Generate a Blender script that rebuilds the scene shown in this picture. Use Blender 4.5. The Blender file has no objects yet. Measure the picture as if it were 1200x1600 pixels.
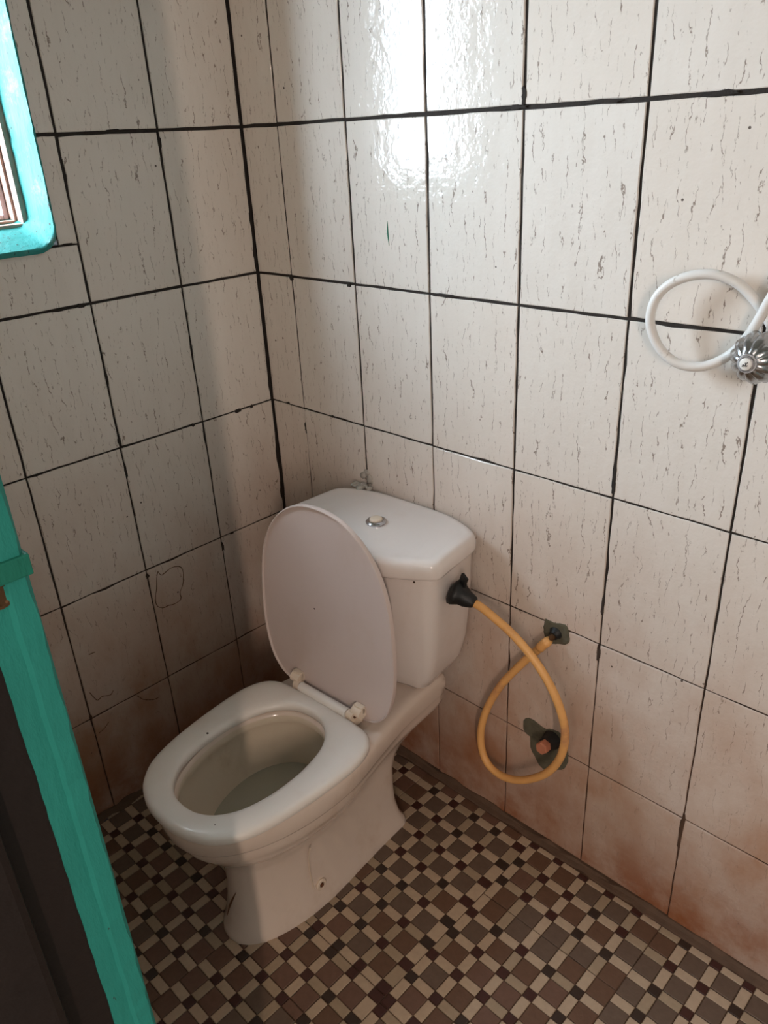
import bpy, bmesh, math, random
from mathutils import Vector, Matrix
S = bpy.context.scene
COL = S.collection
PI = math.pi

# ---------------------------------------------------------------- camera
cam_d = bpy.data.cameras.new('camera'); cam = bpy.data.objects.new('camera', cam_d); COL.objects.link(cam)
RIGHT = Vector((0.71599046, 0.69653536, -0.04686319))
DOWN = Vector((0.27445574, -0.34257365, -0.8985084))
FWD = Vector((-0.64189696, 0.63046157, -0.43644759))
M3 = Matrix((RIGHT, -DOWN, -FWD)).transposed()
cam.matrix_world = Matrix.Translation((1.4961, -1.10895, 1.45152)) @ M3.to_4x4()
cam_d.sensor_fit = 'VERTICAL'; cam_d.sensor_height = 36.0
cam_d.lens = 36.0 * 1222.26 / 1600.0
cam_d.clip_start = 0.01
S.camera = cam

# ---------------------------------------------------------------- world, lights, exposure
S.view_settings.view_transform = 'Standard'; S.view_settings.look = 'None'
S.view_settings.exposure = 0.38; S.view_settings.gamma = 1.0
S.view_settings.use_curve_mapping = False
wd = bpy.data.worlds.new('world'); S.world = wd; wd.use_nodes = True
bg = wd.node_tree.nodes['Background']
bg.inputs['Color'].default_value = (0.97, 0.96, 0.94, 1); bg.inputs['Strength'].default_value = 0.52

def area(name, loc, target, w, h, power, color):
    l = bpy.data.lights.new(name, 'AREA'); l.shape = 'RECTANGLE'; l.size = w; l.size_y = h
    l.energy = power; l.color = color
    o = bpy.data.objects.new(name, l); COL.objects.link(o); o.location = loc
    o.rotation_euler = (Vector(target) - Vector(loc)).to_track_quat('-Z', 'Y').to_euler()
    return o
# daylight outside the window in the left wall
area('window_daylight', (-0.75, -1.20, 1.92), (0.45, -0.20, 1.30), 1.5, 1.5, 350, (0.79, 0.91, 1.0))
# daylight from the open yard door behind the photographer
area('door_daylight', (2.95, -2.47, 1.75), (0.5, -0.55, 0.5), 0.05, 0.8, 19, (1.0, 0.76, 0.62))
# sky light over the photographer's shoulder, through the same doorway
area('yard_daylight', (1.78, -2.55, 1.95), (0.9, 0.0, 0.4), 0.30, 0.30, 4, (1.0, 0.76, 0.62))

# ---------------------------------------------------------------- materials
def lin(r, g, b):
    f = lambda c: (c/255/12.92) if c/255 <= .04045 else ((c/255+.055)/1.055)**2.4
    return (f(r), f(g), f(b), 1)

class NT:
    def __init__(s, m):
        m.use_nodes = True; s.t = m.node_tree; s.b = s.t.nodes['Principled BSDF']
    def n(s, typ, **kw):
        o = s.t.nodes.new(typ)
        for k, v in kw.items(): setattr(o, k, v)
        return o
    def l(s, a, b): s.t.links.new(a, b)
    def math(s, op, a, b=None, c=None, clamp=False):
        o = s.n('ShaderNodeMath', operation=op); o.use_clamp = clamp
        for i, v in enumerate((a, b, c)):
            if v is None: continue
            if isinstance(v, (int, float)): o.inputs[i].default_value = v
            else: s.l(v, o.inputs[i])
        return o.outputs[0]
    def noise(s, vec, scale, detail=3, rough=.55, dist=0):
        o = s.n('ShaderNodeTexNoise'); o.inputs['Scale'].default_value = scale
        o.inputs['Detail'].default_value = detail; o.inputs['Roughness'].default_value = rough
        o.inputs['Distortion'].default_value = dist
        if vec is not None: s.l(vec, o.inputs['Vector'])
        return o.outputs['Fac']
    def ramp(s, fac, a, b, c0=(0, 0, 0, 1), c1=(1, 1, 1, 1)):
        o = s.n('ShaderNodeMapRange'); o.interpolation_type = 'SMOOTHSTEP'
        s.l(fac, o.inputs['Value']); o.inputs['From Min'].default_value = a; o.inputs['From Max'].default_value = b
        return o.outputs[0]
    def mix(s, fac, a, b):
        o = s.n('ShaderNodeMix', data_type='RGBA')
        if isinstance(fac, (int, float)): o.inputs['Factor'].default_value = fac
        else: s.l(fac, o.inputs['Factor'])
        for v, k in ((a, 6), (b, 7)):
            if isinstance(v, tuple): o.inputs[k].default_value = v
            else: s.l(v, o.inputs[k])
        return o.outputs[2]
    def vmath(s, op, a, b):
        o = s.n('ShaderNodeVectorMath', operation=op)
        for i, v in enumerate((a, b)):
            if isinstance(v, tuple): o.inputs[i].default_value = v
            else: s.l(v, o.inputs[i])
        return o.outputs[0]
    def bump(s, h, strength, dist=.002):
        o = s.n('ShaderNodeBump'); o.inputs['Strength'].default_value = strength; o.inputs['Distance'].default_value = dist
        s.l(h, o.inputs['Height']); s.l(o.outputs[0], s.b.inputs['Normal'])

def simple(name, rgb, rough=.5, metal=0, var=.12, scale=20, bump=0, bscale=60, coat=0, dirt=None, dthr=(.55, .75), dscale=9):
    m = bpy.data.materials.new(name); t = NT(m)
    pos = t.n('ShaderNodeNewGeometry').outputs['Position']
    c = lin(*rgb)
    n1 = t.noise(pos, scale, 4)
    dark = tuple(x*(1-var) for x in c[:3])+(1,); lite = tuple(min(1, x*(1+var)) for x in c[:3])+(1,)
    col = t.mix(n1, dark, lite)
    if dirt:
        col = t.mix(t.ramp(t.noise(pos, dscale, 6, .7), *dthr), col, lin(*dirt))
    t.l(col, t.b.inputs['Base Color'])
    t.b.inputs['Roughness'].default_value = rough; t.b.inputs['Metallic'].default_value = metal
    t.b.inputs['Coat Weight'].default_value = coat
    if bump: t.bump(t.noise(pos, bscale, 4), bump)
    return m

def tile_material():
    m = bpy.data.materials.new('wall_tile_glaze'); t = NT(m)
    tc = t.n('ShaderNodeTexCoord').outputs['Object']
    pos = t.n('ShaderNodeNewGeometry').outputs['Position']
    rnd = t.n('ShaderNodeObjectInfo').outputs['Random']
    off = t.n('ShaderNodeCombineXYZ'); t.l(t.math('MULTIPLY', rnd, 71.3), off.inputs[0]); t.l(t.math('MULTIPLY', rnd, 37.7), off.inputs[2])
    P = t.vmath('ADD', tc, off.outputs[0])
    wob = t.n('ShaderNodeTexNoise'); wob.inputs['Scale'].default_value = 38; wob.inputs['Detail'].default_value = 4; t.l(P, wob.inputs['Vector'])
    W = t.vmath('MULTIPLY', t.vmath('SUBTRACT', wob.outputs['Color'], (.5, .5, .5)), (.024, 0, .02))
    PW = t.vmath('ADD', P, W)
    def veins(sx, amp, wscale, width, mscale, lo, hi, seed):
        Q = t.vmath('ADD', P, (seed, 0, seed*1.7))
        q = t.n('ShaderNodeSeparateXYZ'); t.l(Q, q.inputs[0])
        wig = t.noise(t.vmath('MULTIPLY', Q, (1, 1, .5)), wscale, 5, .6)
        u = t.math('ADD', t.math('MULTIPLY', q.outputs[0], sx), t.math('MULTIPLY', wig, amp))
        d = t.math('ABSOLUTE', t.math('SUBTRACT', t.math('FRACT', u), .5))
        line = t.math('SUBTRACT', 1, t.ramp(d, width*.4, width))
        mask = t.ramp(t.noise(t.vmath('MULTIPLY', Q, (2.2, 1, .8)), mscale, 4, .7), lo, hi)
        return t.math('MULTIPLY', line, mask)
    v1 = veins(46, 3.3, 18, .045, 26, .50, .58, 0)
    v2 = veins(80, 3.6, 30, .065, 48, .53, .61, 3.1)
    sep = t.n('ShaderNodeSeparateXYZ'); t.l(pos, sep.inputs[0])
    base = t.mix(t.noise(t.vmath('MULTIPLY', P, (3, 1, 1)), 9, 4, .6), lin(217, 210, 201), lin(230, 225, 218))
    # scuffed, unglazed-looking cream body on a few plain tiles is left as tone variation per tile
    base = t.mix(t.math('MULTIPLY', t.ramp(rnd, .0, 1), .25), base, lin(217, 202, 187))
    # rusty splash-water dirt on the lower courses, plus weaker light low down painted in
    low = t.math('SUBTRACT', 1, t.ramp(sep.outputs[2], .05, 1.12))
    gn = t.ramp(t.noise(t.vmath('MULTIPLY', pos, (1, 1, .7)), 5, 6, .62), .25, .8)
    grime_shade = t.math('MULTIPLY', t.math('MULTIPLY', low, t.math('ADD', t.math('MULTIPLY', gn, .8), .35)), .95, clamp=True)
    col = t.mix(grime_shade, base, lin(168, 121, 88))
    foot = t.math('SUBTRACT', 1, t.ramp(sep.outputs[2], .0, .22))
    rust = t.math('MULTIPLY', foot, t.ramp(t.noise(pos, 8, 6, .68), .37, .64))
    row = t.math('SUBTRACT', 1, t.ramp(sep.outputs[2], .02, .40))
    col = t.mix(t.math('MULTIPLY', row, .42), col, lin(140, 94, 66))  # bottom course browner still: dirt and dim light both put into this colour
    col = t.mix(t.math('MULTIPLY', rust, .85), col, lin(138, 78, 42))
    hi = t.ramp(sep.outputs[2], .15, .7)
    vs = t.math('MULTIPLY', t.math('ADD', t.math('MULTIPLY', hi, .6), .3), 1)
    vv = t.math('MAXIMUM', t.math('MULTIPLY', v1, .85), t.math('MULTIPLY', v2, .65))
    col = t.mix(t.math('MULTIPLY', vv, vs), col, lin(112, 92, 78))
    # scattered fly specks
    vo = t.n('ShaderNodeTexVoronoi'); vo.inputs['Scale'].default_value = 24; t.l(P, vo.inputs['Vector'])
    spk = t.math('MULTIPLY', t.math('LESS_THAN', vo.outputs['Distance'], .055), t.math('GREATER_THAN', t.noise(P, 17, 1), .58))
    col = t.mix(t.math('MULTIPLY', spk, .85), col, lin(52, 36, 28))
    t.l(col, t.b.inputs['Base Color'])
    rg = t.math('ADD', t.math('MULTIPLY', grime_shade, .4), .085)
    t.l(rg, t.b.inputs['Roughness']); t.b.inputs['Specular IOR Level'].default_value = .3
    t.bump(t.math('ADD', t.noise(P, 34, 3, .6), t.math('MULTIPLY', t.noise(P, 120, 2), .25)), .62, .002)
    return m

def grout_material():
    m = bpy.data.materials.new('black_mould_grout'); t = NT(m)
    pos = t.n('ShaderNodeNewGeometry').outputs['Position']
    sep = t.n('ShaderNodeSeparateXYZ'); t.l(pos, sep.inputs[0])
    c = t.mix(t.noise(pos, 60, 5, .7), lin(22, 19, 17), lin(52, 44, 38))
    c2 = t.mix(t.noise(pos, 30, 5, .7), lin(58, 38, 26), lin(96, 68, 48))
    c = t.mix(t.ramp(sep.outputs[2], .85, .1), c, c2)
    t.l(c, t.b.inputs['Base Color']); t.b.inputs['Roughness'].default_value = .9
    t.bump(t.noise(pos, 300, 3), .5, .002)
    return m

def teal_material(name, rgb, chip=(.66, .70), dirt=0):
    m = bpy.data.materials.new(name); t = NT(m)
    pos = t.n('ShaderNodeNewGeometry').outputs['Position']
    c = t.mix(t.noise(pos, 14, 5, .6), lin(*[int(x*.88) for x in rgb]), lin(*rgb))
    stretched = t.vmath('MULTIPLY', pos, (1, 1, .35))
    ch = t.ramp(t.noise(stretched, 110, 4, .7), *chip)
    gr = t.ramp(t.noise(pos, 16, 6, .7), .52, .78)
    c = t.mix(t.math('MULTIPLY', gr, dirt), c, lin(150, 150, 140))
    c = t.mix(ch, c, lin(52, 62, 58))
    t.l(c, t.b.inputs['Base Color']); t.b.inputs['Roughness'].default_value = .6; t.b.inputs['Specular IOR Level'].default_value = .15
    t.bump(t.noise(stretched, 55, 5, .6), .8, .003)
    return m

def ceramic_material(name, base, dirt, amt=.5, rough=.14, zr=(.36, 0)):
    m = bpy.data.materials.new(name); t = NT(m)
    pos = t.n('ShaderNodeNewGeometry').outputs['Position']
    c = t.mix(t.noise(pos, 6, 4), lin(*base), lin(*[int(x*.965) for x in base]))
    st = t.ramp(t.noise(t.vmath('MULTIPLY', pos, (1, 1, .6)), 9, 6, .65), .5, .8)
    c = t.mix(t.math('MULTIPLY', st, amt), c, lin(*dirt))
    vo = t.n('ShaderNodeTexVoronoi'); vo.inputs['Scale'].default_value = 20; t.l(pos, vo.inputs['Vector'])
    spk = t.math('MULTIPLY', t.math('LESS_THAN', vo.outputs['Distance'], .05), t.math('GREATER_THAN', t.noise(pos, 11, 1), .6))
    c = t.mix(spk, c, lin(60, 42, 30))
    t.l(c, t.b.inputs['Base Color']); t.b.inputs['Roughness'].default_value = rough
    t.b.inputs['Coat Weight'].default_value = .3
    return m

MT = tile_material(); MG = grout_material()
M_TEAL = teal_material('teal_gloss_paint', (62, 152, 147), (.61, .66), .6)
M_TEALD = teal_material('teal_door_paint', (48, 142, 130), (.69, .72))
M_CER = ceramic_material('toilet_ceramic', (222, 206, 192), (176, 142, 112), .45)
M_BOWL = ceramic_material('bowl_inner_ceramic', (214, 200, 180), (150, 116, 84), .6)
M_LIDC = ceramic_material('tank_ceramic', (230, 220, 214), (198, 172, 150), .25)
M_PLAST = ceramic_material('seat_plastic', (236, 230, 222), (206, 184, 164), .25, .3)
M_LIDP = ceramic_material('lid_plastic', (208, 191, 184), (190, 166, 148), .3, .35)
M_HINGE = simple('hinge_plastic', (222, 204, 184), .4, dirt=(150, 108, 76))
M_CHROME = simple('worn_chrome', (200, 200, 205), .16, 1, .15, 60)
M_CHROMED = simple('dull_knob_metal', (176, 178, 180), .22, 1, .3, 70, bump=.15, bscale=150)
M_BLACK = simple('black_rubber', (20, 20, 20), .5, bump=.3, bscale=150)
M_YEL = simple('yellow_hose_rubber', (230, 172, 104), .45, var=.1, scale=30, dirt=(196, 140, 96), dthr=(.5, .7))
M_WHOSE = simple('white_hose_rubber', (226, 224, 220), .4, var=.05, dirt=(150, 138, 124), dthr=(.58, .72), dscale=45)
M_CEM = simple('grey_cement', (92, 88, 72), .95, var=.35, scale=50, bump=.8, bscale=120)
M_FLOORG = simple('mosaic_grout', (92, 70, 54), .85, var=.35, scale=40, bump=.5, bscale=200)
M_COPPER = simple('copper_plug', (206, 136, 106), .4, .35, var=.2, scale=70)
M_PIPE = simple('tarnished_pipe', (112, 84, 60), .45, .8, var=.3, scale=80)
M_STAIN = simple('brown_stain', (96, 62, 34), .7)
M_BOLT = simple('rusty_bolt', (110, 66, 38), .7, .3, var=.4, scale=120)
M_WOOD = simple('dark_door_wood', (24, 14, 11), .55, var=.5, scale=16, bump=.5, bscale=60, dirt=(96, 60, 42), dthr=(.70, .80), dscale=22)
M_WINW = simple('pinkish_window_wood', (176, 142, 126), .6, var=.25, scale=30, bump=.5, bscale=90, dirt=(96, 80, 68), dthr=(.55, .75))
M_WINS = simple('pale_sash_paint', (206, 186, 186), .5, var=.15, scale=30, bump=.3, bscale=90)
M_CEIL = simple('ceiling_plaster', (196, 196, 186), .9)
M_UPPER = simple('cream_wall_paint', (206, 196, 182), .7)
M_YARD = simple('yard_concrete', (120, 104, 92), .95)
M_GREEN = simple('green_paint_mark', (24, 120, 96), .5)
M_INK = simple('black_ink', (16, 16, 18), .6)
M_CAP = simple('white_cap', (225, 222, 216), .35)
MOS = {
 'big': [simple('mosaic_rose_brown', (108, 80, 66), .42, var=.25, scale=90, bump=.2, bscale=200), simple('mosaic_grey_brown', (101, 83, 70), .42, var=.25, scale=90, bump=.2, bscale=200), simple('mosaic_umber', (102, 75, 58), .42, var=.25, scale=90, bump=.2, bscale=200)],
 'rect': [simple('mosaic_beige', (182, 160, 136), .38, var=.15, scale=90), simple('mosaic_sand', (162, 142, 118), .38, var=.15, scale=90)],
 'dark': [simple('mosaic_maroon', (66, 36, 30), .4, var=.25, scale=90), simple('mosaic_dark_brown', (54, 40, 32), .4, var=.25, scale=90)]}

def glass_material():
    m = bpy.data.materials.new('window_glass'); t = NT(m)
    t.t.nodes.remove(t.b)
    tr = t.n('ShaderNodeBsdfTransparent'); tr.inputs[0].default_value = (.93, .95, .97, 1)
    gl = t.n('ShaderNodeBsdfGlossy'); gl.inputs['Roughness'].default_value = .05
    mx = t.n('ShaderNodeMixShader'); mx.inputs[0].default_value = .08
    t.l(tr.outputs[0], mx.inputs[1]); t.l(gl.outputs[0], mx.inputs[2])
    t.l(mx.outputs[0], t.t.nodes['Material Output'].inputs['Surface'])
    return m
M_GLASS = glass_material()
def clear_material(name, tint, gloss, body, bodycol, rough):
    m = bpy.data.materials.new(name); t = NT(m); t.t.nodes.remove(t.b)
    tr = t.n('ShaderNodeBsdfTransparent'); tr.inputs[0].default_value = lin(*tint)
    gl = t.n('ShaderNodeBsdfGlossy'); gl.inputs['Roughness'].default_value = rough
    df = t.n('ShaderNodeBsdfDiffuse'); df.inputs[0].default_value = lin(*bodycol)
    fr = t.n('ShaderNodeFresnel'); fr.inputs[0].default_value = 1.33
    m0 = t.n('ShaderNodeMixShader'); m0.inputs[0].default_value = body
    t.l(tr.outputs[0], m0.inputs[1]); t.l(df.outputs[0], m0.inputs[2])
    m1 = t.n('ShaderNodeMixShader'); t.l(t.math('MULTIPLY', fr.outputs[0], gloss, clamp=True), m1.inputs[0])
    t.l(m0.outputs[0], m1.inputs[1]); t.l(gl.outputs[0], m1.inputs[2])
    t.l(m1.outputs[0], t.t.nodes['Material Output'].inputs['Surface'])
    return m
M_WATER = clear_material('bowl_water', (240, 240, 228), 1.0, .62, (206, 203, 186), .02)
M_SEAL = clear_material('clear_sealant', (240, 236, 228), 1.6, .35, (244, 240, 232), .15)

# ---------------------------------------------------------------- mesh helpers
def mesh_obj(name, verts, faces, mat, parent=None, smooth=False, mats=None, mi=None):
    me = bpy.data.meshes.new(name); me.from_pydata([tuple(v) for v in verts], [], faces)
    for mm in (mats or [mat]): me.materials.append(mm)
    if mi:
        me.polygons.foreach_set('material_index', mi)
    if smooth: me.polygons.foreach_set('use_smooth', [True]*len(me.polygons))
    bm = bmesh.new(); bm.from_mesh(me); bmesh.ops.recalc_face_normals(bm, faces=bm.faces); bm.to_mesh(me); bm.free()
    o = bpy.data.objects.new(name, me); COL.objects.link(o)
    if parent is not None: o.parent = parent
    return o
def sharp(o, ang=40):
    me = o.data; bm = bmesh.new(); bm.from_mesh(me)
    for e in bm.edges:
        if len(e.link_faces) == 2 and e.calc_face_angle(0) > math.radians(ang): e.smooth = False
    bm.to_mesh(me); bm.free(); return o
def tag(o, label=None, cat=None, group=None, kind=None):
    if label: o['label'] = label
    if cat: o['category'] = cat
    if group: o['group'] = group
    if kind: o['kind'] = kind
    return o
def empty(name, loc, rz=0):
    o = bpy.data.objects.new(name, None); COL.objects.link(o); o.location = loc; o.rotation_euler = (0, 0, rz); o.empty_display_size = .02
    return o
def loft(rings, cap0=True, cap1=True):
    V = []; F = []; n = len(rings[0])
    for r in rings: V += [tuple(p) for p in r]
    for i in range(len(rings)-1):
        a, b = i*n, (i+1)*n
        for j in range(n):
            k = (j+1) % n; F.append((a+j, a+k, b+k, b+j))
    if cap0: F.append(tuple(range(n))[::-1])
    if cap1: F.append(tuple((len(rings)-1)*n+j for j in range(n)))
    return V, F
def spline(pts, n, closed=False):
    """Catmull-Rom through pts, resampled to n points by arc length."""
    P = [Vector(p) for p in pts]; m = len(P); out = []
    segs = m if closed else m-1
    for i in range(segs):
        if closed: p0, p1, p2, p3 = P[i-1], P[i], P[(i+1) % m], P[(i+2) % m]
        else:
            p1, p2 = P[i], P[i+1]
            p0 = P[i-1] if i else p1*2-p2
            p3 = P[i+2] if i+2 < m else p2*2-p1
        for k in range(24):
            t = k/24
            out.append(.5*((2*p1)+(p2-p0)*t+(2*p0-5*p1+4*p2-p3)*t*t+(3*p1-p0-3*p2+p3)*t**3))
    out.append(P[0] if closed else P[-1])
    L = [0]
    for a, b in zip(out, out[1:]): L.append(L[-1]+(b-a).length)
    res = []; j = 0; cnt = n if closed else n-1
    for k in range(n):
        s = L[-1]*k/cnt
        while j < len(L)-2 and L[j+1] < s: j += 1
        d = L[j+1]-L[j]
        res.append(out[j].lerp(out[j+1], (s-L[j])/d if d else 0))
    return res
def tube(pts, r, seg=12, n=80, rf=None, closed=False):
    C = spline(pts, n, closed); rings = []
    up = Vector((0, 0, 1)); prev = None
    for i, c in enumerate(C):
        t = (C[min(i+1, n-1)]-C[max(i-1, 0)]).normalized()
        if prev is None:
            a = t.orthogonal().normalized()
        else:
            a = (prev-t*prev.dot(t)).normalized()
        prev = a; b = t.cross(a)
        rr = r if rf is None else rf(i/(n-1))
        rings.append([c+(a*math.cos(q)+b*math.sin(q))*rr for q in [2*PI*k/seg for k in range(seg)]])
    return loft(rings)
def lathe(prof, axis_o, axis_d, seg=24, fl=None):
    """prof: list of (distance along the axis, radius)."""
    o = Vector(axis_o); d = Vector(axis_d).normalized(); a = d.orthogonal().normalized(); b = d.cross(a); rings = []
    for h, r in prof:
        ring = []
        for k in range(seg):
            q = 2*PI*k/seg; rr = r*(1 if fl is None else fl(q, h))
            ring.append(o+d*h+(a*math.cos(q)+b*math.sin(q))*rr)
        rings.append(ring)
    return loft(rings)
def box(x0, x1, y0, y1, z0, z1, bev=0):
    bm = bmesh.new(); bmesh.ops.create_cube(bm, size=1)
    for v in bm.verts: v.co = Vector(((x0+x1)/2+v.co.x*(x1-x0), (y0+y1)/2+v.co.y*(y1-y0), (z0+z1)/2+v.co.z*(z1-z0)))
    if bev: bmesh.ops.bevel(bm, geom=list(bm.edges), offset=bev, segments=2, affect='EDGES', profile=.6)
    V = [v.co.copy() for v in bm.verts]; bm.verts.index_update(); F = [tuple(v.index for v in f.verts) for f in bm.faces]; bm.free()
    return V, F
class MB:
    def __init__(s): s.V = []; s.F = []; s.M = []
    def add(s, vf, mi=0):
        k = len(s.V); s.V += [tuple(v) for v in vf[0]]; s.F += [tuple(i+k for i in f) for f in vf[1]]; s.M += [mi]*len(vf[1]); return s
    def build(s, name, mats, parent=None, smooth=False):
        mats = mats if isinstance(mats, list) else [mats]
        return mesh_obj(name, s.V, s.F, None, parent, smooth, mats, s.M)

# ---------------------------------------------------------------- the shell
H = 2.32; XR = 2.70; YF = -0.973
rng = random.Random(7)
def shell(name, vf, mat):
    o = mesh_obj(name, vf[0], vf[1], mat); o['kind'] = 'structure'; return o
TH = 0.008
wall_back = shell('wall_back', box(-.17, XR+.1, .0025, .14, -.1, H), MG)
wo = dict(y0=-.93, y1=-.447, z0=1.292, z1=1.96)
mb = MB()
mb.add(box(-.17, -.0025, YF-.1, .0025, -.1, wo['z0'])).add(box(-.17, -.0025, YF-.1, .0025, wo['z1'], H))
mb.add(box(-.17, -.0025, wo['y1'], .0025, wo['z0'], wo['z1'])).add(box(-.17, -.0025, YF-.1, wo['y0'], wo['z0'], wo['z1']))
wall_left = mb.build('wall_left', MG); wall_left['kind'] = 'structure'
ceiling = shell('ceiling', box(-.14, XR+.1, YF-.12, .14, H, H+.08), M_CEIL)
wall_right = shell('wall_right', box(XR, XR+.1, YF-.1, .0025, -.1, H), M_UPPER)
DX0, DX1, DZ = 1.05, 2.52, 2.06
mb = MB(); mb.add(box(-.14, .955, YF-.12, YF, -.1, H)).add(box(.955, DX1+.1, YF-.12, YF, DZ+.09, H)).add(box(DX1+.09, XR+.1, YF-.12, YF, -.1, H))
wall_front = mb.build('wall_front', M_UPPER); wall_front['kind'] = 'structure'
floor = shell('floor', box(-.14, XR+.1, YF-.12, .14, -.1, -.0015), M_FLOORG)
yard = shell('floor_outside', box(-2.5, 6, -6, YF-.12, -.16, -.02), M_YARD)

# ---------------------------------------------------------------- wall tiles, one by one
def tile_mesh(w, h, chip=.25):
    """a glazed tile, front towards -y, lower left corner at the origin, slightly wavy worn edges"""
    def edge(a, b, n):
        return [Vector(a).lerp(Vector(b), k/n) for k in range(n)]
    nx = max(3, int(w/.03)); nz = max(3, int(h/.03)); j = .0007
    pts = edge((0, 0), (w, 0), nx)+edge((w, 0), (w, h), nz)+edge((w, h), (0, h), nx)+edge((0, h), (0, 0), nz)
    c = Vector((w/2, h/2)); out = []
    for p in pts:
        q = Vector((p.x+rng.uniform(-j, j), p.y+rng.uniform(-j, j)))
        if rng.random() < .02: q = q+(c-q).normalized()*rng.uniform(.001, .003)
        out.append(q)
    n = len(out); i1 = [p+(c-p).normalized()*.0013 for p in out]
    V = [(p.x, TH, p.y) for p in out]+[(p.x, .0011, p.y) for p in out]+[(p.x, 0, p.y) for p in i1]
    F = []
    for k in range(n):
        m = (k+1) % n
        F += [(k, m, n+m, n+k), (n+k, n+m, 2*n+m, 2*n+k)]
    F.append(tuple(2*n+k for k in range(n)))
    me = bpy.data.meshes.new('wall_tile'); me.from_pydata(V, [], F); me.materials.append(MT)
    bm = bmesh.new(); bm.from_mesh(me); bmesh.ops.recalc_face_normals(bm, faces=bm.faces); bm.to_mesh(me); bm.free()
    if me.polygons[-1].normal.y > 0: me.flip_normals()
    return me
def put_tile(wall, a0, a1, z0, z1, left=False):
    if a1-a0 < .012 or z1-z0 < .012: return
    o = bpy.data.objects.new('wall_tile', tile_mesh(a1-a0, z1-z0)); COL.objects.link(o); o.parent = wall
    tilt = lambda: rng.uniform(-1, 1)*.0022
    if left:   # facing +x; runs from y=-a1 to y=-a0
        o.location = (0, -a1, z0); o.rotation_euler = (tilt(), tilt()*.3, PI/2+tilt())
    else:
        o.location = (a0, 0, z0); o.rotation_euler = (tilt(), tilt()*.3, tilt())
ZS = [.0, .2776, .579, .8777, 1.1785, 1.4754, 1.7755, 2.075, H]
def gap_z(k): return [.002, .0016, .0017, .0019, .0027, .0033, .003, .003, .002][k]
def gap_v(k): return [.0015, .0016, .0019, .0023, .0026, .0027, .0027, .0027][k]
XB = [.0, .1176, .3177, .5167, .7158, .9182, 1.1174, 1.318, 1.518, 1.718, 1.918, XR]
XB[-1] = 2.118
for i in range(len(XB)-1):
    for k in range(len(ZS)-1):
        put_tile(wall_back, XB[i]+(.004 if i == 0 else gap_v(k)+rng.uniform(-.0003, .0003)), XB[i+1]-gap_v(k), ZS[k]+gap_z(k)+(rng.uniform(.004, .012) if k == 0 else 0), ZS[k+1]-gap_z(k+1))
YL = [.0, .2017, .4079, .6103, .812, .973]
wl, wh, wb, wt = .4455, .936, 1.2905, 1.966
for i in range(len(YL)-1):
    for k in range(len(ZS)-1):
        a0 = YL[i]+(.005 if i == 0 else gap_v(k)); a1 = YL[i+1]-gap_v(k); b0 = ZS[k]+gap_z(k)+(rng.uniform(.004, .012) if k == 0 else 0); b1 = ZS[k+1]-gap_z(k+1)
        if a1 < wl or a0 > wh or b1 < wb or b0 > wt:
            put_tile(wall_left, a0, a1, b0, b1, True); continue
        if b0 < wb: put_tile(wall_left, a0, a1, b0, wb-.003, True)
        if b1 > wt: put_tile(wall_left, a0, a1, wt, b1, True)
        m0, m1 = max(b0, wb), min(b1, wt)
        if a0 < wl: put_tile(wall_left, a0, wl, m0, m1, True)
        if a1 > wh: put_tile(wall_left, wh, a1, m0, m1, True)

# blobs of mouldy mortar smeared over the joints
def blob(c, ru, rv, on_left, h=.0012, n=14, jag=.35):
    V = []; F = []
    pts = []
    ph = rng.uniform(0, 6)
    for k in range(n):
        q = 2*PI*k/n; r = 1+jag*rng.uniform(-1, 1)
        pts.append((c[0]+ru*r*math.cos(q), c[1]+rv*r*math.sin(q)))
    def P(u, v, d): return (d, -u, v) if on_left else (u, -d, v)
    V = [P(u, v, -.003) for u, v in pts]+[P(u, v, h*.6) for u, v in pts]+[P(c[0]+(u-c[0])*.7, c[1]+(v-c[1])*.7, h) for u, v in pts]
    for k in range(n):
        m = (k+1) % n; F += [(k, m, n+m, n+k), (n+k, n+m, 2*n+m, 2*n+k)]
    F.append(tuple(2*n+k for k in range(n)))
    return V, F
mbL, mbB = MB(), MB()
def left_uv(u, v):
    d = RIGHT*((u-600)/1222.26)+DOWN*((v-800)/1222.26)+FWD; q = cam.location+d*(-cam.location.x/d.x); return -q.y, q.z
for u, v, ru, rv in [(373, 646, .011, .0055), (393, 635, .005, .004), (250, 222, .003, .012), (130, 486, .010, .004), (95, 492, .016, .0025), (180, 212, .022, .0032), (301, 662, .005, .004), (386, 345, .003, .028), (397, 398, .005, .028), (437, 702, .0045, .045), (442, 765, .0045, .03), (421, 590, .0035, .03), (349, 852, .0035, .014), (186, 690, .0035, .014), (196, 735, .003, .016), (74, 388, .012, .005), (104, 384, .016, .0014), (160, 590, .0028, .02), (230, 900, .004, .006), (144, 1120, .004, .008), (362, 830, .006, .0025), (60, 742, .014, .0022)]:
    a_, z_ = left_uv(u, v)
    if ru > rv: z_ = min(ZS+[wb], key=lambda q: abs(q-z_))+(0 if v > 600 else rng.uniform(-.002, .002))
    else: a_ = min([.004]+YL[1:], key=lambda q: abs(q-a_))
    mbL.add(blob((a_, z_), ru, rv, True))
for u, v, ru, rv in [(.0045, .7, .0035, .06), (.1176, 1.175, .006, .006), (.7, 1.476, .02, .0034), (.85, 1.476, .03, .0036), (1.02, 1.476, .025, .0036), (.7158, 1.49, .004, .012), (.9182, .93, .0035, .03), (.9182, .90, .004, .016), (.9182, .56, .004, .02),
                     (.9182, .66, .003, .02), (.3, 1.176, .006, .004), (.55, 1.179, .03, .003), (1.117, .25, .004, .05), (.1176, .83, .003, .012), (.22, .879, .008, .003), (.06, .88, .006, .003)]:
    mbB.add(blob((u, v), ru, rv, False))
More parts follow.
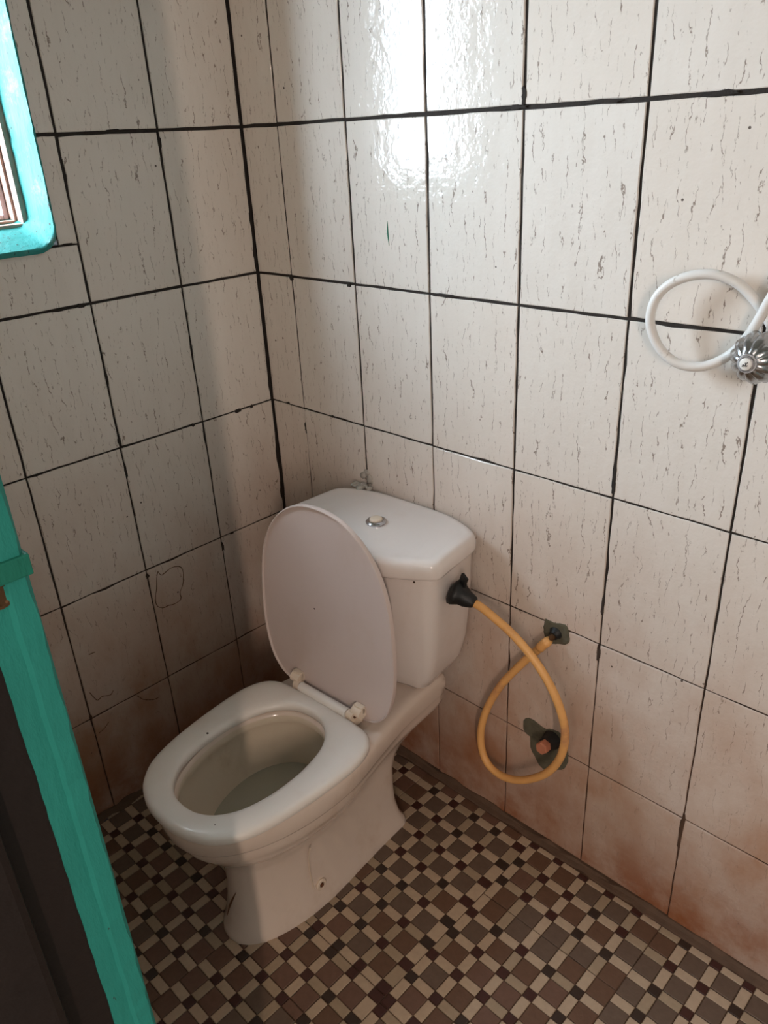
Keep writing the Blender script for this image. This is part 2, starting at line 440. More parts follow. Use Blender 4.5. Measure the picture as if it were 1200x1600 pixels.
for mb_, w_ in ((mbL, wall_left), (mbB, wall_back)):
    tag(mb_.build('mortar_smears', MG, w_), 'black mouldy mortar smeared over tile joints', kind='stuff')

# cement fillet where wall and floor meet
def fillet(n, a0, a1, left):
    rings = []
    for k in range(n+1):
        a = a0+(a1-a0)*k/n; w = .018+rng.uniform(-.005, .007); h = .010+rng.uniform(-.005, .006)
        P = (lambda d, z: (d, -a, z)) if left else (lambda d, z: (a, -d, z))
        rings.append([P(-.004, -.01), P(w, -.004), P(w*.8, .0022), P(w*.4, .005), P(.003, h), P(-.004, h)])
    return loft(rings)
tr = mesh_obj('trim_1', *fillet(90, 0, XR, False), M_FLOORG); tr['kind'] = 'structure'
tr = mesh_obj('trim_2', *fillet(50, 0, .973, True), M_FLOORG); tr['kind'] = 'structure'

# ---------------------------------------------------------------- mosaic floor
A, B = .0405, .0205; PER = A+B+.0007
def seq(x0, x1, first, step=1):
    """cells from x0 going to x1, alternating big and small"""
    out = []; x = x0; big = first == 'A'
    while (x < x1-.004) if step > 0 else (x > x1+.004):
        w = A if big else B
        e = x+step*w
        e = min(e, x1) if step > 0 else max(e, x1)
        if abs(x1-e) < .009: e = x1
        out.append((min(x, e), max(x, e), big)); x = e+step*.0004; big = not big
    return out
cells = []
def sheet(xs, ys):
    for xa, xb, bx in xs:
        for ya, yb, by in ys: cells.append((xa, xb, ya, yb, 'big' if bx and by else 'dark' if not bx and not by else 'rect'))
E1 = YF+.0
xs1 = seq(.4925, .005, 'A', -1); xs2 = seq(.4925, .8075, 'A', 1); xs3 = seq(.8080, 1.1165, 'B', 1); xs4 = seq(1.1170, 1.43, 'A', 1); xs5 = seq(1.431, XR, 'B', 1)
sheet(xs1, seq(-.350, -.02, 'A', 1)+seq(-.3505, -.659, 'A', -1)+seq(-.6595, E1, 'A', -1))
sheet(xs2, seq(-.495, -.02, 'B', 1)+seq(-.4955, -.805, 'B', -1)+seq(-.8055, E1, 'B', -1))
sheet(xs3, seq(-.198, -.02, 'A', 1)+seq(-.1985, -.51, 'A', -1)+seq(-.5105, -.82, 'B', -1)+seq(-.8205, E1, 'A', -1))
sheet(xs4, seq(-.098, -.02, 'B', 1)+seq(-.140, -.098, 'A', 1)+seq(-.1405, -.45, 'B', -1)+seq(-.4505, -.76, 'A', -1)+seq(-.7605, E1, 'A', -1))
sheet(xs5, seq(-.3, -.02, 'A', 1)+seq(-.3005, -.61, 'B', -1)+seq(-.6105, E1, 'B', -1))
G = .0011
def piece(w, d, x=0, y=0, z=0, bev=.0011, t=.004):
    p = [(-w/2, -d/2), (w/2, -d/2), (w/2, d/2), (-w/2, d/2)]
    V = [(x+u, y+v, z-t) for u, v in p]+[(x+u, y+v, z-.0009) for u, v in p]+[(x+u*(1-2*bev/w), y+v*(1-2*bev/d), z) for u, v in p]
    F = [(0, 1, 5, 4), (1, 2, 6, 5), (2, 3, 7, 6), (3, 0, 4, 7), (4, 5, 9, 8), (5, 6, 10, 9), (6, 7, 11, 10), (7, 4, 8, 11), (8, 9, 10, 11)]
    return V, F
def on_view(x, y):
    d = Vector((x, y, 0))-cam.location; zc = d.dot(FWD); u = 600+1222*d.dot(RIGHT)/zc; v = 800+1222*d.dot(DOWN)/zc
    return -30 < u < 1230 and -30 < v < 1630
def under_toilet(x, y): return .40 < x < .56 and -.58 < y < -.19
scored = []
for c in cells:
    xa, xb, ya, yb, k = c; cx, cy = (xa+xb)/2, (ya+yb)/2
    if xb-xa < .006 or yb-ya < .006: continue
    dist = (Vector((cx, cy, 0))-cam.location).length
    vis = on_view(cx, cy) and not under_toilet(cx, cy) and cx > .12
    scored.append((0 if vis else 1, -(xb-xa)*(yb-ya)/dist**2 if vis else dist, c))
scored.sort(key=lambda s: (s[0], s[1]))
shared = {}; stuff = MB(); ALLM = MOS['big']+MOS['rect']+MOS['dark']
for n, (v, _, (xa, xb, ya, yb, k)) in enumerate(scored):
    w, d = xb-xa-2*G*.6, yb-ya-2*G*.6; cx, cy = (xa+xb)/2, (ya+yb)/2
    z = .0008+rng.uniform(-.0005, .0006)
    if k == 'big':
        t = math.sin(cx*9+cy*4)+math.sin(cx*3.1-cy*11)+rng.uniform(-1.3, 1.3); mi = 0 if t > .5 else 1 if t < -.6 else 2
    else: mi = rng.choice([0, 0, 1])
    if k == 'rect' and rng.random() < .012: m = MOS['big'][mi]
    else: m = MOS[k][mi]
    if n < 296:
        key = (round(w, 3), round(d, 3), m.name)
        if key not in shared:
            V, F = piece(w, d); me = bpy.data.meshes.new('mosaic_tile'); me.from_pydata(V, [], F); me.materials.append(m); shared[key] = me
        o = bpy.data.objects.new('mosaic_tile', shared[key]); COL.objects.link(o); o.parent = floor; o.location = (cx, cy, z)
        o.rotation_euler = (rng.uniform(-.006, .006), rng.uniform(-.006, .006), rng.uniform(-.012, .012))
    else:
        stuff.add(piece(w, d, cx, cy, z), ALLM.index(m))
o = stuff.build('mosaic_pieces', ALLM, floor); tag(o, 'smaller and farther mosaic pieces of the floor', kind='stuff')

# ---------------------------------------------------------------- window in the left wall
win = empty('window_1', (0, 0, 0)); win['kind'] = 'structure'
tag(win, 'window opening with rounded teal plaster reveal and pinkish wooden frame', 'window')
def rrect(y0, y1, z0, z1, r, n=8):
    out = []
    for cy, cz, a0 in ((y1-r, z0+r, -PI/2), (y1-r, z1-r, 0), (y0+r, z1-r, PI/2), (y0+r, z0+r, PI)):
        for k in range(n+1):
            q = a0+PI/2*k/n; out.append((cy+r*math.cos(q), cz+r*math.sin(q)))
    return out
def rr_ring(x, grow, r, drop=0):
    return [(x, y, z) for y, z in rrect(wo['y0']-grow, wo['y1']+grow, wo['z0']-grow-drop, wo['z1']+grow, r)]
def subdiv(vf):
    return vf
R1 = .045
rings = [rr_ring(-.17, .004, R1+.004), rr_ring(-.0035, .004, R1+.004), rr_ring(.003, .0020, R1, .009), rr_ring(.007, .0015, R1, .0085), rr_ring(.0095, .0008, R1-.001, .003), rr_ring(.0085, -.0002, R1-.002, .001), rr_ring(.004, -.0012, R1-.003), rr_ring(-.03, -.0070, R1-.010), rr_ring(-.085, -.0125, R1-.020), rr_ring(-.17, -.0125, R1-.020)]
# only the sill has a proud lip, and it rises a little towards the window
def slope(ring):
    out = []
    for x, y, z in ring:
        low = max(0, min(1, 1-(z-wo['z0']-.005)/.035))
        if x > -.002: x = .0015+(x-.0015)*low if x > .0015 else x
        out.append((x, y, z+max(0, -x)*.28*max(0, 1-(z-wo['z0'])/.1)))
    return out
def rough_ring(ring, amp):
    return [(x+rng.uniform(-amp, amp)*.3, y+rng.uniform(-amp, amp), z+rng.uniform(-amp, amp)) for x, y, z in ring]
def fixed(ring):    # same subdivision on every ring
    out = []; ref = rings[4]
    for k, p in enumerate(ring):
        q = ring[(k+1) % len(ring)]; p_, q_ = Vector(p), Vector(q)
        n = max(1, int((Vector(ref[(k+1) % len(ref)])-Vector(ref[k])).length/.014))
        out += [tuple(p_.lerp(q_, i/n)) for i in range(n)]
    return out
V, F = loft([rough_ring(slope(fixed(r)), .0007 if 1 < i < 9 else 0) for i, r in enumerate(rings)], False, False)
o = mesh_obj('plaster_reveal', V, F, M_TEAL, win, True); sharp(o, 38)
zi = wo['z0']+.040; yi = wo['y1']-.013; yo = wo['y0']+.013; zt = wo['z1']-.013
def frame_bar(name, y0, y1, z0, z1, x0, x1, m=M_WINW, bev=.0025):
    return mesh_obj(name, *box(x0, x1, y0, y1, z0, z1, bev), m, win)
def frame(names, g, w, x0, x1, m=M_WINW):
    y0, y1, z0, z1 = yo+g, yi-g, zi-.012+g, zt-g
    frame_bar(names[0], y1-w, y1, z0, z1, x0, x1, m); frame_bar(names[0], y0, y0+w, z0, z1, x0, x1, m)
    frame_bar(names[1], y0+w, y1-w, z0, z0+w, x0, x1, m); frame_bar(names[1], y0+w, y1-w, z1-w, z1, x0, x1, m)
    return y0+w, y1-w, z0+w, z1-w
frame(('frame_post', 'frame_rail'), -.004, .013, -.118, -.080)
frame(('bead_post', 'bead_rail'), .0095, .005, -.135, -.104)
sy0, sy1, sz0, sz1 = frame(('sash_stile', 'sash_rail'), .0150, .010, -.165, -.125, M_WINS)
nb = 5
for k in range(1, nb):
    z = sz0+(sz1-sz0)*k/nb; frame_bar('glazing_bar', sy0, sy1, z-.008, z+.008, -.160, -.140, M_WINS, .002)
ym = (sy0+sy1)/2
frame_bar('glazing_bar', ym-.009, ym+.009, sz0, sz1, -.161, -.139, M_WINS, .002)
mesh_obj('glass_pane', *box(-.151, -.149, sy0-.003, sy1+.003, sz0-.003, sz1+.003), M_GLASS, win)

# ---------------------------------------------------------------- door frame
door = empty('door_1', (DX0, YF, 0)); door['kind'] = 'structure'
tag(door, 'teal painted doorway frame with dark bare wood outer side', 'door frame')
door.location = (0, 0, 0)
# left post: teal inner strip, rebated face, jagged paint edge, then dark wood
def post_face():
    zs = [i*.01-.02 for i in range(0, 211)]
    teal = MB(); tealV = []; rowsT = []; rowsD = []
    n = len(zs); V = []; F = []
    for z in zs:
        j = rng.uniform(-.0011, .0011); jj = math.sin(z*19)*.0003+math.sin(z*83)*.0002+rng.uniform(-.0006, .0006); w = rng.uniform(-.0008, .0008)
        V += [(.94, YF-.0005, z), (DX0-.003, YF+.0002, z), (DX0+j*.4, YF-.0022+w, z), (DX0+j*.4, YF-.0135+jj*.6, z), (DX0-.0035, YF-.0160+jj*.6, z), (DX0-.0035, YF-.030+jj*.6, z), (.94, YF-.030+jj, z)]
    for i in range(n-1):
        for k in range(6): F.append((i*7+k, i*7+k+1, (i+1)*7+k+1, (i+1)*7+k))
    return V, F
o = mesh_obj('painted_post', *post_face(), M_TEALD, door)
o = mesh_obj('dark_post', *box(.94, DX0-.0045, -1.20, YF-.004, -.02, DZ, .002), M_WOOD, door); tag(o, 'dark bare wood outer part of the left door post')
o = mesh_obj('dark_post', *box(.94, DX0+.012, -1.30, YF-.062, -.02, DZ, .006), M_WOOD, door); tag(o, 'dark bare wood outer casing of the door')
o = mesh_obj('painted_post', *box(DX1, DX1+.09, YF-.13, YF+.0, -.02, DZ, .003), M_TEALD, door)
o = mesh_obj('door_head', *box(.94, DX1+.09, YF-.13, YF-.0, DZ, DZ+.09, .003), M_TEALD, door)
# bent metal keeper painted over, and the bolt hole below it
mb = MB(); mb.add(box(DX0-.004, DX0+.0025, YF-.030, YF-.001, 1.222, 1.236, .0012)).add(box(DX0-.01, DX0+.0045, YF-.030, YF-.024, 1.219, 1.233, .0015)).add(box(DX0-.012, DX0+.0025, YF-.0025, YF+.002, 1.222, 1.236, .001))
o = mb.build('latch_keeper', teal_material('dark_teal_paint', (38, 120, 102), (.68, .72)), door); tag(o, 'bent metal latch keeper painted dark teal')
o = mesh_obj('bolt_hole', *lathe([(0, .0), (0, .009), (.0018, .009), (.0018, .007), (.0006, .006), (.0006, 0.0001)], (DX0-.0035, YF-.0195, 1.2145), (1, 0, 0), 16), M_PIPE, door)

# ---------------------------------------------------------------- toilet
TO = empty('toilet', (.465, 0, 0), math.radians(2.7))
tag(TO, 'white close-coupled ceramic toilet with raised lid standing in the tiled corner', 'toilet')
def half(pts, n):      # pts (x, f) from back centre to front centre -> closed outline of 2n-2 points (x, -f)
    h = spline([Vector((x, f, 0)) for x, f in pts], n)
    r = [(p.x, -p.y) for p in h]
    return r+[(-x, y) for x, y in r[-2:0:-1]]
def body_ring(z, fb, wb, wm, fm, ff, ex=1.0, n=48):
    fd = fb+.012
    pts = [(0, fb), (wb*.5, fb), (wb*.86, fb+.001), (wb*.97, fb+.008), (wb, fb+.028), (wb+(wm-wb)*.12, fb+(fm-fb)*.38), (wb+(wm-wb)*.55, fb+(fm-fb)*.66), (wb+(wm-wb)*.9, fb+(fm-fb)*.86), (wm, fm)]
    for q in (18, 36, 52, 66, 79, 90):
        a = math.radians(q); pts.append((wm*math.cos(a)**.88 if q < 90 else 0, fm+(ff-fm)*math.sin(a)))
    return [(x, y, z) for x, y in half(pts, n)]
LV = [(-.002, .166, .088, .096, .42, .624), (.004, .165, .088, .096, .42, .625), (.016, .167, .086, .094, .42, .622), (.04, .178, .079, .088, .42, .612), (.08, .186, .075, .084, .42, .603), (.13, .188, .074, .083, .42, .598), (.18, .187, .075, .086, .42, .600), (.212, .180, .078, .096, .42, .608), (.236, .168, .084, .113, .425, .628), (.256, .150, .092, .130, .43, .648), (.276, .118, .102, .142, .43, .663), (.292, .080, .112, .149, .43, .674), (.300, .062, .116, .152, .43, .679), (.312, .056, .119, .154, .43, .683), (.326, .055, .120, .156, .43, .686), (.329, .055, .121, .161, .43, .693), (.334, .055, .122, .163, .43, .696), (.355, .053, .124, .165, .43, .699), (.368, .053, .124, .1655, .43, .700), (.376, .055, .122, .164, .43, .698), (.381, .060, .116, .158, .43, .692), (.382, .070, .104, .146, .43, .680)]
rings = [body_ring(*l) for l in LV]
def oval(z, w, f0, f1, n=48, fm=.5):
    m = f0+(f1-f0)*.46
    pts = []
    for q in range(-90, 91, 15):
        a = math.radians(q); pts.append((w*max(0, math.cos(a))**.9 if abs(q) < 90 else 0, m+((f1-m) if q > 0 else (m-f0))*math.sin(a)))
    return [(x, y, z) for x, y in half(pts, n)]
inner = [oval(.381, .112, .345, .665), oval(.374, .107, .352, .660), oval(.358, .108, .352, .660), oval(.352, .122, .338, .668), oval(.335, .124, .340, .668), oval(.30, .117, .345, .652), oval(.26, .103, .350, .622), oval(.23, .086, .352, .588), oval(.205, .066, .355, .545), oval(.18, .048, .36, .50), oval(.15, .040, .365, .47)]
V, F = loft(rings+inner, True, True)
nr = len(rings); per = 94
mi = [0]*len(F)
for i in range((nr+1)*per, len(F)-2): mi[i] = 1
mi[-1] = 1
o = mesh_obj('bowl_body', V, F, None, TO, True, [M_CER, M_BOWL], mi)
sharp(o, 50)
mesh_obj('water', *loft([oval(.248, .0965, .352, .609), oval(.2478, .04, .40, .52)], False, True), M_WATER, TO, True)
# seat
SO = [(0, .318), (.06, .318), (.11, .320), (.138, .328), (.158, .348), (.169, .380), (.172, .42), (.169, .48), (.164, .53), (.156, .58), (.143, .625), (.126, .655), (.100, .681), (.064, .699), (.03, .7065), (0, .708)]
SH = [(0, .349), (.03, .353), (.055, .366), (.076, .388), (.092, .42), (.1025, .47), (.1045, .51), (.102, .55), (.093, .59), (.080, .618), (.060, .642), (.036, .656), (.016, .661), (0, .662)]
so = half(SO, 60); sh = half(SH, 60)
def lerp_ring(a, b, t, z): return [(p[0]+(q[0]-p[0])*t, p[1]+(q[1]-p[1])*t, z) for p, q in zip(a, b)]
SZ = .3865
prof = [(.06, 0), (.0, .004), (0, .0125), (.03, .0165), (.09, .0195), (.2, .0215), (.5, .0222), (.8, .0205), (.92, .0185), (.98, .0150), (1.0, .011), (1.0, .004), (.95, 0)]
rings = [lerp_ring(so, sh, t, SZ+z-.003) for t, z in prof]
V, F = loft(rings+[rings[0]], False, False)
seat = mesh_obj('seat', V, F, M_PLAST, TO, True)
# raised bar and knuckles along the back of the seat
mb = MB(); mb.add(tube([(-.068, -.313, .408), (0, -.313, .408), (.068, -.313, .408)], .0105, 14, 6))
o = mb.build('seat_hinge_bar', M_PLAST, seat, True); sharp(o)
for s in (-1, 1):
    mb = MB(); mb.add(tube([(s*.070, -.311, .4085), (s*.086, -.311, .4085)], .0100, 14, 4)).add(box(s*.078-.011, s*.078+.011, -.320, -.284, .384, .402, .003))
    o = mb.build('hinge_base', M_HINGE, TO, True); sharp(o, 30)
    o = mesh_obj('hinge_pin', *lathe([(0, .0001), (0, .0042), (.0015, .0042), (.0015, .0001)], (s*.0865, -.311, .4085), (s, 0, 0), 12), M_STAIN, o)
# four bumpers keep the seat off the rim
for x, f in ((-.13, .44), (.13, .44), (-.1, .63), (.1, .63)):
    mesh_obj('seat_bumper', *box(x-.012, x+.012, -f-.008, -f+.008, .378, .3885, .002), M_PLAST, seat)
# lid, standing up
LO = [(0, 0), (.06, 0), (.105, .001), (.132, .008), (.152, .024), (.168, .048), (.180, .09), (.1855, .14), (.1845, .19), (.180, .245), (.172, .290), (.158, .330), (.134, .370), (.102, .402), (.064, .424), (.03, .4325), (0, .435)]
lo = half(LO, 70)
cen = (0, -.19)
def lid_ring(scale, depth):   # lid outline in its own plane, shrunk; depth towards the wall
    out = []
    for x, my in lo:
        u = -my; d = Vector((x, u-.2)); L = d.length; d2 = d*(1-scale/L) if L else d
        out.append((d2.x, d2.y+.2, depth))
    return out
rr = [lid_ring(.012, 0.0045), lid_ring(.0045, .0042), lid_ring(.003, .0), lid_ring(.001, .0005), lid_ring(0, .004), lid_ring(.001, .010), lid_ring(.006, .0145), lid_ring(.02, .018), lid_ring(.07, .022), lid_ring(.12, .0235)]
rr.insert(0, lid_ring(.05, .0052)); rr.insert(0, lid_ring(.11, .0062))
lean = math.radians(2.5); zb = .396; fbk = .300
def lidpt(p):
    x, u, d = p; return (x-.004, -(fbk-d*math.cos(lean)-u*math.sin(lean))-.0, zb+u*math.cos(lean)-d*math.sin(lean))
V, F = loft([[lidpt(p) for p in r] for r in rr])
lid = mesh_obj('lid', V, F, M_LIDP, TO, True); sharp(lid, 35)
tag(lid, 'raised plastic lid, pinkish white underside facing out')
for x in (-.088, .090):
    mb = MB(); mb.add(tube([(x-.012, -.3035, .417), (x+.012, -.3035, .417)], .0115, 14, 4)).add(box(x-.012, x+.012, -.306, -.294, .414, .432, .003))
    o = mb.build('lid_hinge_knuckle', M_HINGE, lid, True); sharp(o, 30)
# tank
def tank_ring(z, wb, wf, fb, fc, ff, n=40):
    return [(x, y, z) for x, y in half([(0, fb), (wb*.6, fb), (wb*.9, fb+.002), (wb, fb+.012), (wb+(wf-wb)*.5, (fb+fc)/2), (wf, fc-.012), (wf*.985, fc), (wf*.93, fc+.012), (wf*.72, fc+(ff-fc)*.52), (wf*.4, fc+(ff-fc)*.86), (0, ff)], n)]
TL = [(.383, .098, .106, .045, .125, .150), (.386, .112, .120, .038, .135, .165), (.40, .128, .136, .030, .143, .176), (.43, .143, .151, .022, .150, .190), (.48, .154, .163, .018, .155, .204), (.55, .161, .171, .016, .159, .215), (.62, .165, .176, .015, .162, .224), (.706, .168, .179, .014, .165, .232)]
V, F = loft([tank_ring(*l) for l in TL])
tank = mesh_obj('tank', V, F, M_LIDC, TO, True); sharp(tank, 60)
def tlid(z, k):        # k shrinks the outline
    g = 1-k
    return [(x*g, -.125+(y+.125)*(1-k*1.3), z) for x, y in half([(0, .006), (.08, .007), (.120, .013), (.158, .026), (.186, .042), (.195, .056), (.199, .09), (.2035, .14), (.2075, .176), (.2065, .187), (.1985, .196), (.165, .216), (.12, .239), (.06, .255), (0, .260)], 60)]
V, F = loft([tlid(.704, .06), tlid(.7045, .02), tlid(.707, .006), (tlid(.712, 0)), tlid(.724, 0), tlid(.733, .008), tlid(.7385, .022), tlid(.7415, .05), tlid(.7425, .09), tlid(.7418, .13), tlid(.7412, .2), tlid(.7412, .6)])
tlo = mesh_obj('tank_lid', V, F, M_LIDC, TO, True); sharp(tlo, 60)
bx, by = .002, -.128
o = mesh_obj('flush_button', *lathe([(0, .021), (.004, .0215), (.0065, .0195), (.0075, .0165), (.0055, .0155), (.0055, .001)], (bx, by, .7405), (0, 0, 1), 28), M_CHROME, tlo, True); sharp(o, 40)
mesh_obj('button_cap', *lathe([(0, .0135), (.004, .0135), (.0056, .012), (.0062, .008), (.0062, .0001)], (bx-.001, by+.001, .7452), (0, 0, 1), 24), M_HINGE, o, True)
# bolt in the foot, and the seam scratch beside it
fbolt = MB(); fbolt.add(lathe([(-.002, .013), (.002, .0135), (.0035, .0115), (.0035, .0065), (.0005, .006), (.0005, .0001)], (.0868, -.446, .056), (1, 0, 0.06), 20))
o = fbolt.build('foot_bolt_washer', M_HINGE, TO); o = mesh_obj('bolt', *lathe([(0, .0046), (.004, .0046), (.005, .003), (.005, .0001)], (.0875, -.446, .056), (1, 0, .06), 6), M_BOLT, o)
mesh_obj('foot_seam', *tube([(.0965, -.470, .190), (.0872, -.470, .15), (.0848, -.468, .10), (.0860, -.466, .062)], .0016, 6, 12), M_HINGE, TO)

# ---------------------------------------------------------------- hose from wall to tank, and pipes
CAM = cam.location.copy()
def px(u, v, y):
    d = RIGHT*((u-600)/1222.26)+DOWN*((v-800)/1222.26)+FWD; t = (y-CAM.y)/d.y; return CAM+d*t
hose = empty('water_hose', px(742, 945, -.085))
tag(hose, 'yellow rubber hose looped from tank side to the wall outlet', 'hose')
def wchild(o, parent):
    o.parent = parent; o.matrix_parent_inverse = Matrix.Translation(-Vector(parent.location)); return o
hp = [(735, 940, -.092), (748, 946, -.09), (772, 965, -.088), (800, 990, -.085), (832, 1027, -.082), (858, 1068, -.078), (876, 1110, -.073), (883, 1150, -.068), (874, 1186, -.062), (850, 1210, -.057), (812, 1219, -.052), (780, 1210, -.047), (758, 1186, -.042), (751, 1150, -.038), (759, 1112, -.034), (781, 1073, -.031), (815, 1037, -.029), (850, 1007, -.027), (858, 1000, -.0255)]
o = mesh_obj('hose_tube', *tube([px(*p) for p in hp], .0083, 14, 120), M_YEL, None, True); wchild(o, hose)
a = Vector((.6570, -.1005, .6370)); b = px(741, 942, -.0915)
dr = (b-a)
L = dr.length
o = mesh_obj('rubber_wrap', *lathe([(-.009, .012), (-.008, .020), (-.003, .0262), (.004, .0275), (.009, .0255), (.014, .021), (L*.6, .0175), (L*.8, .0145), (L*1.0, .0115), (L*1.04, .0095), (L*1.04, .0005)], a, dr, 20, lambda q, h: 1+.07*math.sin(3*q+h*160)+.04*math.sin(7*q)), M_BLACK, None, True); wchild(o, hose)
tag(o, 'black rubber wrapping tied round the hose end')
tb = px(722, 909, -.094)
mb = MB(); mb.add(box(-.009, .009, -.003, .003, -.010, .022, .001))
V = [Matrix.Rotation(.35, 3, 'Y') @ (Matrix.Rotation(-.3, 3, 'Z') @ Vector(v))+tb-Vector((0, 0, .005)) for v in mb.V]
o = mesh_obj('rubber_flap', V, mb.F, M_BLACK); wchild(o, hose)
o = mesh_obj('hose_sleeve', *tube([px(843, 1013, -.0275), px(848, 1008, -.027), px(856, 1002, -.0262)], .0096, 14, 6), M_YEL, None, True); wchild(o, hose)

outlet = empty('pipe_outlet', px(868, 988, 0))
tag(outlet, 'small tarnished wall outlet pipe feeding the yellow hose', 'pipe')
p0 = px(870, 988, .004); p1 = px(855, 1003, -.026)
o = mesh_obj('pipe_stub', *tube([p0, p0.lerp(p1, .5), p1+(p1-p0)*.05], .0066, 14, 8), M_PIPE, None, True); wchild(o, outlet); sharp(o)
o = mesh_obj('black_collar', *lathe([(-.006, .015), (.004, .0145), (.008, .011), (.013, .0095), (.013, .004)], p0, p1-p0, 18), M_BLACK, None, True); wchild(o, outlet); sharp(o)
def patch(pixels, h, name):
    pts = []
    for u, v in pixels: pts.append(px(u, v, 0))
    out = []
    n = len(pts)
    for k in range(n):
        pass
    for q in spline(pts, 36, True): out.append(q+Vector((rng.uniform(-.0012, .0012), 0, rng.uniform(-.0012, .0012))))
    c = sum(out, Vector())/len(out)
    r = [[Vector((p.x, .006, p.z)) for p in out], [Vector((p.x, -h*.5, p.z)) for p in out], [c.lerp(Vector((p.x, -h, p.z)), .86)+Vector((0, -h*.14, 0)) for p in out], [c.lerp(Vector((p.x, -h*.8, p.z)), .4) for p in out]]
    o = mesh_obj(name, *loft(r), M_CEM, wall_back); return o
o = patch([(851, 969), (868, 973), (886, 978), (889, 1004), (872, 1006), (853, 1001)], .0022, 'cement_patch'); tag(o, 'grey cement patch round the hose outlet')
o = patch([(818, 1126), (826, 1122), (838, 1127), (850, 1138), (862, 1139), (877, 1146), (886, 1165), (886, 1196), (868, 1204), (848, 1201), (838, 1186), (829, 1166), (829, 1149), (820, 1143)], .0022, 'cement_patch'); tag(o, 'grey cement patch round the capped pipe')
cp = empty('capped_pipe', px(863, 1164, 0))
tag(cp, 'short wall pipe closed with a copper coloured hexagonal plug below the hose outlet', 'pipe')
q0 = px(864, 1163, .004); q1 = px(845, 1170, -.05); dq = q1-q0; L = dq.length
dq = Vector((dq.x*.35, dq.y, dq.z*.3))
tgt = px(845, 1170, -.048); q0 = tgt-dq.normalized()*.05
o = mesh_obj('black_socket', *lathe([(-.008, .0205), (.010, .0205), (.014, .018), (.032, .0155), (.032, .009)], q0, dq, 22), M_BLACK, None, True); wchild(o, cp); sharp(o)
o = mesh_obj('hexagonal_plug', *lathe([(.03, .0135), (.048, .0138), (.051, .0115), (.051, .0001)], q0, dq, 6), M_COPPER, None); wchild(o, cp)

# ---------------------------------------------------------------- shower valve with its white hose
KC = Vector((1.131, 0, 1.160))
valve = empty('shower_valve', KC)
tag(valve, 'fluted metal valve knob on the right part of the tiled wall', 'tap')
kd = px(1165, 569, -.075)-KC; kd = Vector((kd.x*1.0, kd.y, kd.z*1.0))
o = mesh_obj('valve_stem', *lathe([(-.004, .0165), (.004, .016), (.007, .012), (.03, .011), (.03, .004)], KC, (kd.x*.5, kd.y, kd.z*.5), 24), M_CHROMED, None, True); wchild(o, valve); sharp(o)
L = kd.length
o = mesh_obj('fluted_knob', *lathe([(L-.051, .014), (L-.049, .030), (L-.042, .0355), (L-.028, .0345), (L-.014, .027), (L-.007, .017), (L-.005, .012), (L-.005, .004)], KC, kd, 120, lambda q, h: 1-.15*(1-abs(math.sin(q*5.5)))**1.4*(1 if L-.054 < h < L-.006 else .2)), M_CHROMED, None, True); wchild(o, valve); sharp(o, 50)
o = mesh_obj('cap_ring', *lathe([(L-.008, .0128), (L-.001, .0125), (L+.001, .0108), (L-.001, .009), (L-.001, .001)], KC, kd, 28), M_CHROME, None, True); wchild(o, valve); sharp(o)
o = mesh_obj('cap_disc', *lathe([(L-.003, .0082), (L+.0012, .0080), (L+.002, .007), (L+.002, .0001)], KC, kd, 28), M_CAP, None, True); wchild(o, valve); sharp(o)
disc = o
dn = kd.normalized(); ex = Vector((0, 0, 1)).cross(-dn).normalized(); ez = (-dn).cross(ex).normalized()
if ez.z < 0: ez = -ez
if ex.x < 0: ex = -ex
mb = MB()
def stroke(p, q, w=.0011):
    p = (p[0]*.8, p[1]*.8); q = (q[0]*.8, q[1]*.8)
    c = KC+dn*(L+.0022)
    mb.add(tube([c+ex*p[0]+ez*p[1], c+ex*(p[0]+q[0])/2+ez*(p[1]+q[1])/2, c+ex*q[0]+ez*q[1]], w*.5, 6, 4))
stroke((-.0040, -.0042), (-.0030, -.0004)); stroke((-.0030, -.0006), (-.0010, -.0022)); stroke((-.0012, -.0040), (.0042, .0042)); stroke((.0002, .0030), (.0022, -.0034)); stroke((.0022, -.0034), (.0044, -.0012))
o = mb.build('ink_mark', M_INK); wchild(o, valve)
wh_ = empty('white_hose', px(1100, 428, -.045))
tag(wh_, 'white rubber hose bent in a loop behind the fluted valve knob', 'hose')
wp = [(1290, 330, -.034), (1240, 405, -.034), (1205, 465, -.032), (1176, 515, -.027), (1147, 549, -.0145), (1112, 569, -.020), (1080, 573, -.027), (1050, 563, -.033), (1027, 538, -.037), (1016, 503, -.039), (1024, 468, -.038), (1047, 444, -.035), (1080, 431, -.031), (1115, 429, -.026), (1148, 440, -.019), (1172, 460, -.013), (1196, 492, -.0095), (1222, 540, -.009), (1244, 585, -.008), (1255, 605, -.004)]
o = mesh_obj('hose_tube', *tube([px(*p) for p in wp], .0068, 14, 130), M_WHOSE, None, True); wchild(o, wh_)

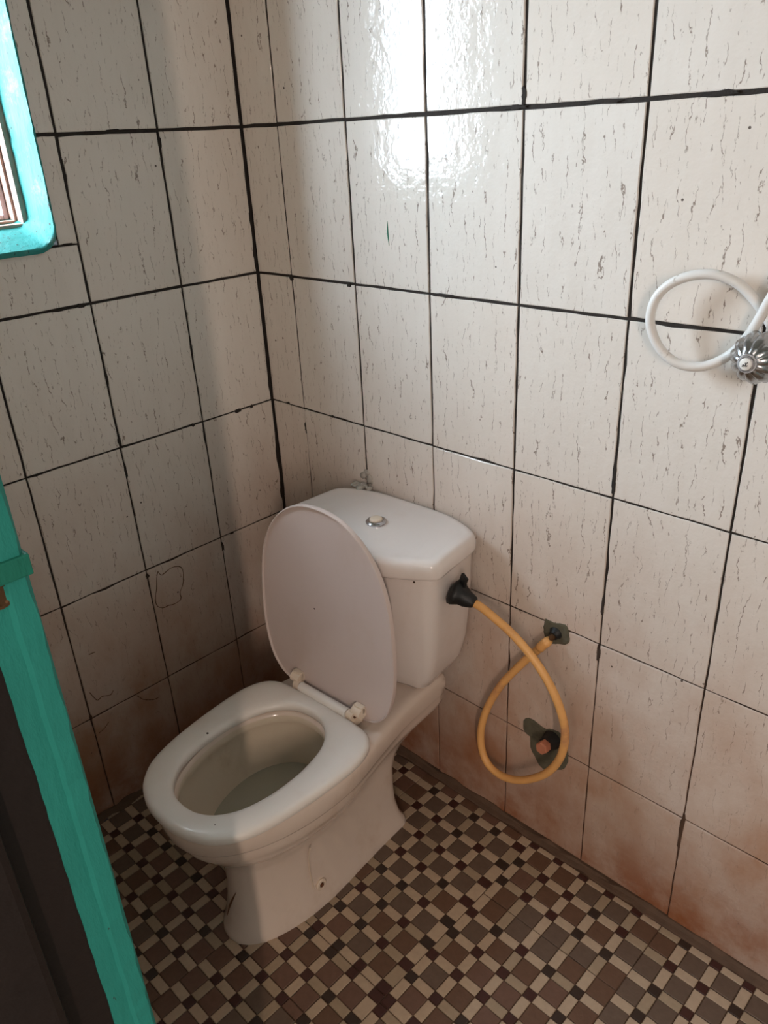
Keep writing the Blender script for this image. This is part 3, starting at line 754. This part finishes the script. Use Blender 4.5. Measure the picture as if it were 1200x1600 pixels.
# ---------------------------------------------------------------- small marks and leftovers
sl = MB()
c0 = px(572, 757, -.008)
for k in range(7):
    c = c0+Vector((rng.uniform(-.022, .022), rng.uniform(-.022, -.004), rng.uniform(-.004, .004))); r = rng.uniform(.007, .013)
    prof = [(r*math.sin(a)*.5-.002, max(.0002, r*math.cos(a))) for a in [-.4, 0, .4, .8, 1.2, 1.5]]
    sl.add(lathe(prof, (c.x, c.y, .7438), (0, 0, 1), 12, lambda q, h: 1+.2*math.sin(3*q+k)))
for k in range(5):
    c = c0+Vector((rng.uniform(-.02, .02), 0, .004+k*.006)); r = rng.uniform(.006, .011)
    prof = [(r*math.sin(a)*.5-.002, max(.0002, r*math.cos(a))) for a in [-.4, 0, .4, .8, 1.2, 1.5]]
    sl.add(lathe(prof, (c.x, -.001, .748+k*.005), (0, -1, 0), 12, lambda q, h: 1+.2*math.sin(2*q+k)))
o = sl.build('sealant_lump', M_SEAL, None, True)
tag(o, 'lump of clear sealant where the tank lid meets the wall', 'sealant')
o = mesh_obj('paint_streak', *tube([px(605, 346, -.0004), px(606, 365, -.0004), px(608, 384, -.0004)], .0014, 6, 10, lambda t: .0003+.0012*math.sin(PI*min(max(t, .02), .98))), M_GREEN, wall_back)
tag(o, 'thin green paint streak on a white tile')
def pxl(u, v):
    d = RIGHT*((u-600)/1222.26)+DOWN*((v-800)/1222.26)+FWD; t = (.0003-CAM.x)/d.x; return CAM+d*t
for pts in ([(247, 893), (252, 899), (260, 893), (268, 887), (280, 885), (286, 892), (286, 912), (281, 926), (283, 936), (272, 944), (263, 946), (255, 950), (246, 947), (243, 936), (245, 917), (245, 902), (247, 893)], [(140, 1082), (148, 1091), (153, 1094), (160, 1088), (172, 1086), (177, 1079)], [(139, 1023), (148, 1019)], [(214, 1087), (225, 1093), (240, 1093), (249, 1089)], [(154, 1146), (163, 1138), (170, 1128)]):
    o = mesh_obj('water_stain', *tube([pxl(*p) for p in pts], .0009, 5, 40, lambda t: .0005+.0006*abs(math.sin(t*23))), M_STAIN, wall_left)
    o['label'] = 'thin brown dried stain line on the left wall tile'

# black scrape on the front of the toilet foot
body = bpy.data.objects['bowl_body']
MI = (Matrix.Translation(TO.location) @ Matrix.Rotation(TO.rotation_euler[2], 4, 'Z')).inverted()
hits = []
for u, v in ((369, 1394), (365, 1402), (361, 1411), (358, 1420), (355, 1430)):
    d = (RIGHT*((u-600)/1222.26)+DOWN*((v-800)/1222.26)+FWD).normalized()
    ok, loc_, nrm, _ = body.ray_cast(MI @ CAM, MI.to_3x3() @ d)
    if ok: hits.append(loc_)
if len(hits) == 5:
    o = mesh_obj('scrape_mark', *tube(hits, .0018, 6, 16, lambda t: .0004+.0022*math.sin(PI*min(max(t, .03), .97))), M_STAIN, TO)
    o['label'] = 'dark scrape on the front of the toilet foot'
